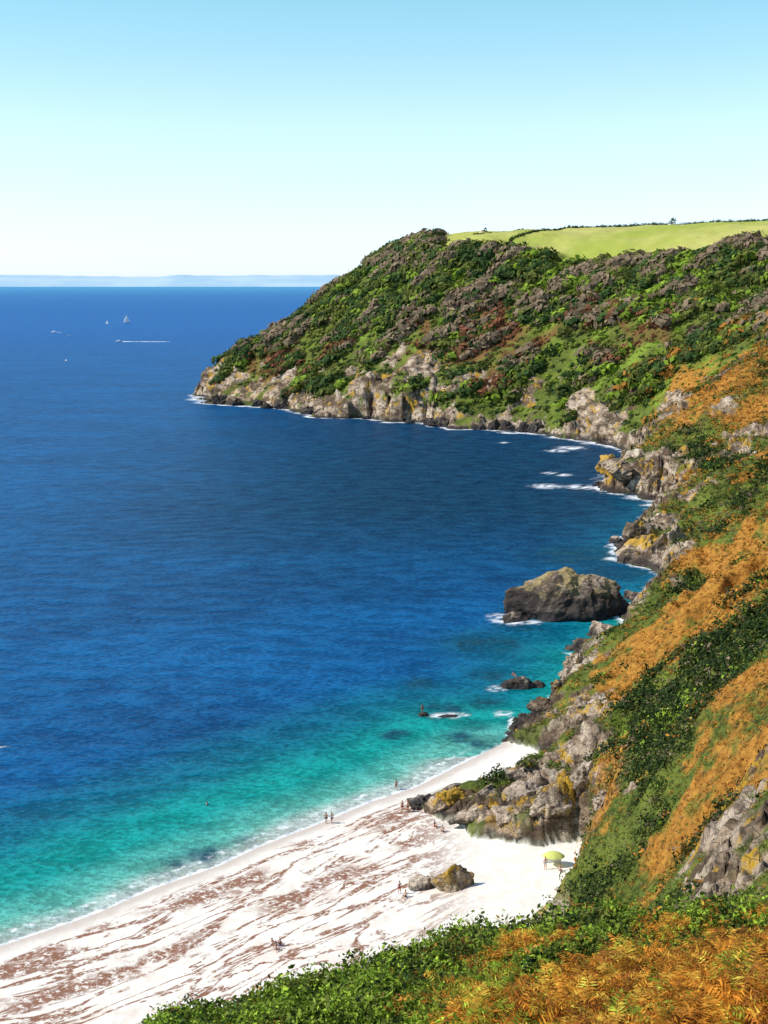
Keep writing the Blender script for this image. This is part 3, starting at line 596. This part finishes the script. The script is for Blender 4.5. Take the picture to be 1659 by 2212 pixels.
def sailboat(loc,yaw,s,label):
    E=bpy.data.objects.new('sailing_boat',None);COL.objects.link(E);E.location=loc;E.rotation_euler=(0,.0,yaw);E.scale=(s,)*3;E['label']=label;E['category']='sailing boat'
    v,f=hull(9,2.8,1.0);add('hull',v,f,M_HULL,E)
    v,f=tube((.8,0,.9),(.8,0,12.2),.09,8,.05);add('mast',v,f,M_METAL,E)
    v,f=tube((.7,0,2.0),(-3.6,0,1.9),.07);add('boom',v,f,M_METAL,E)
    def sail(p,q,r_,bl):
        N_=8;vs=[];fs=[]
        for j in range(N_+1):
            for i in range(N_+1):
                a=i/N_;b=j/N_;lo=Vector(p).lerp(Vector(q),a);pt=lo.lerp(Vector(r_),b*.97);pt.y+=bl*math.sin(math.pi*a)*math.sin(math.pi*min(b+.15,1));vs.append(tuple(pt))
        for j in range(N_):
            for i in range(N_): k_=j*(N_+1)+i;fs.append((k_,k_+1,k_+N_+2,k_+N_+1))
        return vs,fs
    v,f=sail((.7,0,2.1),(-4.3,.1,2.),(.75,0,11.9),.5);add('mainsail',v,f,M_SAIL,E)
    v,f=sail((4.6,0,1.4),(1.0,.3,1.6),(.95,0,10.9),.5);add('jib',v,f,M_SAIL,E)
    v,f=tube((-.8,0,1.0),(1.9,0,1.15),.55,8,.35);add('cabin',v,f,M_HULL,E)
sailboat((-459,2400,0),math.pi+.15,1.25,'white sailing boat under full sail on blue water')
sailboat((-480,2330,0),2.9,.55,'small white sailing dinghy on open blue water')
def motorboat(loc,yaw,s,label):
    E=bpy.data.objects.new('motor_boat',None);COL.objects.link(E);E.location=loc;E.rotation_euler=(0,-.05,yaw);E.scale=(s,)*3;E['label']=label;E['category']='motor boat'
    v,f=hull(8,2.6,1.0);add('hull',v,f,M_HULL,E)
    add('cabin',[(-1,-.9,1),(1.8,-.8,1),(1.8,.8,1),(-1,.9,1),(-.8,-.7,2.2),(.8,-.6,2.2),(.8,.6,2.2),(-.8,.7,2.2)],[(0,1,5,4),(2,3,7,6),(3,0,4,7),(4,5,6,7),(0,3,2,1)],M_HULL,E)
    add('windscreen',[(1.8,-.8,1),(1.8,.8,1),(.8,.6,2.2),(.8,-.6,2.2)],[(0,1,2,3)],M_DARK,E)
    v,f=tube((-4.1,0,.2),(-4.1,0,1.3),.25,8,.2);add('outboard_engine',v,f,M_DARK,E)
def wake(x0,y0,L,W_,yaw):
    n=40;v=[];f=[]
    for i in range(n+1):
        t=i/n;w_=W_*(.25+.75*t)*(1-.6*t*t)*(1+.4*random.uniform(-1,1));
        for k_,q in enumerate((-1,-.4,.4,1)): v.append((-L*t,q*w_+random.uniform(-.2,.2)*W_,(.02,.7,.7,.02)[k_]*(1-.75*t)*random.uniform(.5,1.2)+.03))
    for i in range(n):
        for k_ in range(3): a=i*4+k_;f.append((a,a+1,a+5,a+4))
    o=add('wake_water',v,f,M_FOAM,None,(x0,y0,0),(0,0,yaw));o['kind']='structure';o['label']='white foaming wake trailing a motor boat';o['category']='water'
motorboat((-327,1655,.1),math.pi,1.,'white motor boat speeding with a long wake');wake(-323,1655,58,2.6,math.pi)
motorboat((-479,1950,.1),math.pi*.95,1.1,'small white motor boat on open blue water');wake(-475,1949,8,1.4,math.pi*.95)
motorboat((-299,1258,.1),2.2,.6,'tiny white motor boat on open blue water')
motorboat((-429,1830,.1),.4,.6,'tiny white motor boat on open blue water')
def gull(loc,yaw,label):
    b=skin('gull',[(0,.16,0,.05),(0,0,0,.075),(0,-.14,.01,.055),(0,-.21,.03,.045),(0,.26,.0,.03)],[(0,1),(1,2),(2,3),(0,4)],M_WHT,1,1)
    o=bpy.data.objects.new('gull',b);COL.objects.link(o);o.location=loc;o.rotation_euler=(.05,.12,yaw);o['label']=label;o['category']='gull'
    for s_ in(-1,1):
        P_=[(.04,.0),(.3,-.08),(.48,-.02),(.72,.10)];v=[]
        for i,(xx,yy) in enumerate(P_):
            c_=(.17,.16,.13,.01)[i];zz_=(.02,.10,.11,.05)[i];v+=[(s_*xx,yy-c_*.3,zz_),(s_*xx,yy+c_*.7,zz_-.01),(s_*xx,yy+c_*.1,zz_+.015)]
        f=[]
        for i in range(3): a=i*3;f+=[(a,a+3,a+5,a+2),(a+2,a+5,a+4,a+1),(a,a+1,a+4,a+3)]
        add('wing',v,f,M_FEATH,o)
    v,f=tube((0,-.245,.03),(0,-.30,.02),.016,6,.004);add('beak',v,f,M_BEAK,o)
    add('tail',[(-.03,.26,0),(.03,.26,0),(.07,.38,0),(-.07,.38,0)],[(0,1,2,3)],M_WHT,o)
gull((-17.55,57.3,54.2),.3,'gull gliding on outstretched wings above the bay')
# ---------------------------------------------------------------- light, sky, camera
to_sun=Vector((-.85,-.10,.76)).normalized()
el=math.asin(to_sun.z);azr=math.atan2(to_sun.x,to_sun.y)
L=bpy.data.lights.new('sun','SUN');L.energy=4.9;L.angle=math.radians(.5);L.color=(1,.95,.86);lo=bpy.data.objects.new('sun',L);COL.objects.link(lo);lo.rotation_euler=to_sun.to_track_quat('Z','Y').to_euler()
w=bpy.data.worlds.new('World');sc.world=w;w.use_nodes=True;nt=w.node_tree;nt.nodes.clear()
sk=nt.nodes.new('ShaderNodeTexSky');sk.sky_type='NISHITA';sk.sun_disc=False;sk.sun_elevation=el;sk.sun_rotation=azr;sk.altitude=80;sk.air_density=1.0;sk.dust_density=.3;sk.ozone_density=2.
tc=nt.nodes.new('ShaderNodeTexCoord');sx=nt.nodes.new('ShaderNodeSeparateXYZ');nt.links.new(tc.outputs['Generated'],sx.inputs[0])
cr_=nt.nodes.new('ShaderNodeValToRGB');e=cr_.color_ramp.elements
e[0].position=0.0;e[0].color=(.46,.55,.84,1);e[1].position=.45;e[1].color=(.36,.42,.44,1)
for p_,c_ in((.05,(.52,.58,.72,1)),(.11,(.59,.61,.62,1)),(.19,(.46,.61,.55,1))):
    q=e.new(p_);q.color=c_
nt.links.new(sx.outputs[2],cr_.inputs[0])
mx=nt.nodes.new('ShaderNodeMix');mx.data_type='RGBA';mx.blend_type='MULTIPLY';mx.inputs['Factor'].default_value=1
nt.links.new(sk.outputs[0],mx.inputs[6]);nt.links.new(cr_.outputs[0],mx.inputs[7])
bg=nt.nodes.new('ShaderNodeBackground');bg.inputs[1].default_value=.33;ow=nt.nodes.new('ShaderNodeOutputWorld')
nt.links.new(mx.outputs[2],bg.inputs[0]);nt.links.new(bg.outputs[0],ow.inputs[0])
cam=bpy.data.cameras.new('camera');co=bpy.data.objects.new('camera',cam);COL.objects.link(co);sc.camera=co
co.location=(0,0,75);co.rotation_euler=(math.radians(90-9.88),0,0);cam.sensor_fit='VERTICAL';cam.sensor_height=24;cam.lens=31.2;cam.clip_start=.1;cam.clip_end=80000
sc.view_settings.view_transform='Standard';sc.view_settings.look='None';sc.view_settings.exposure=0
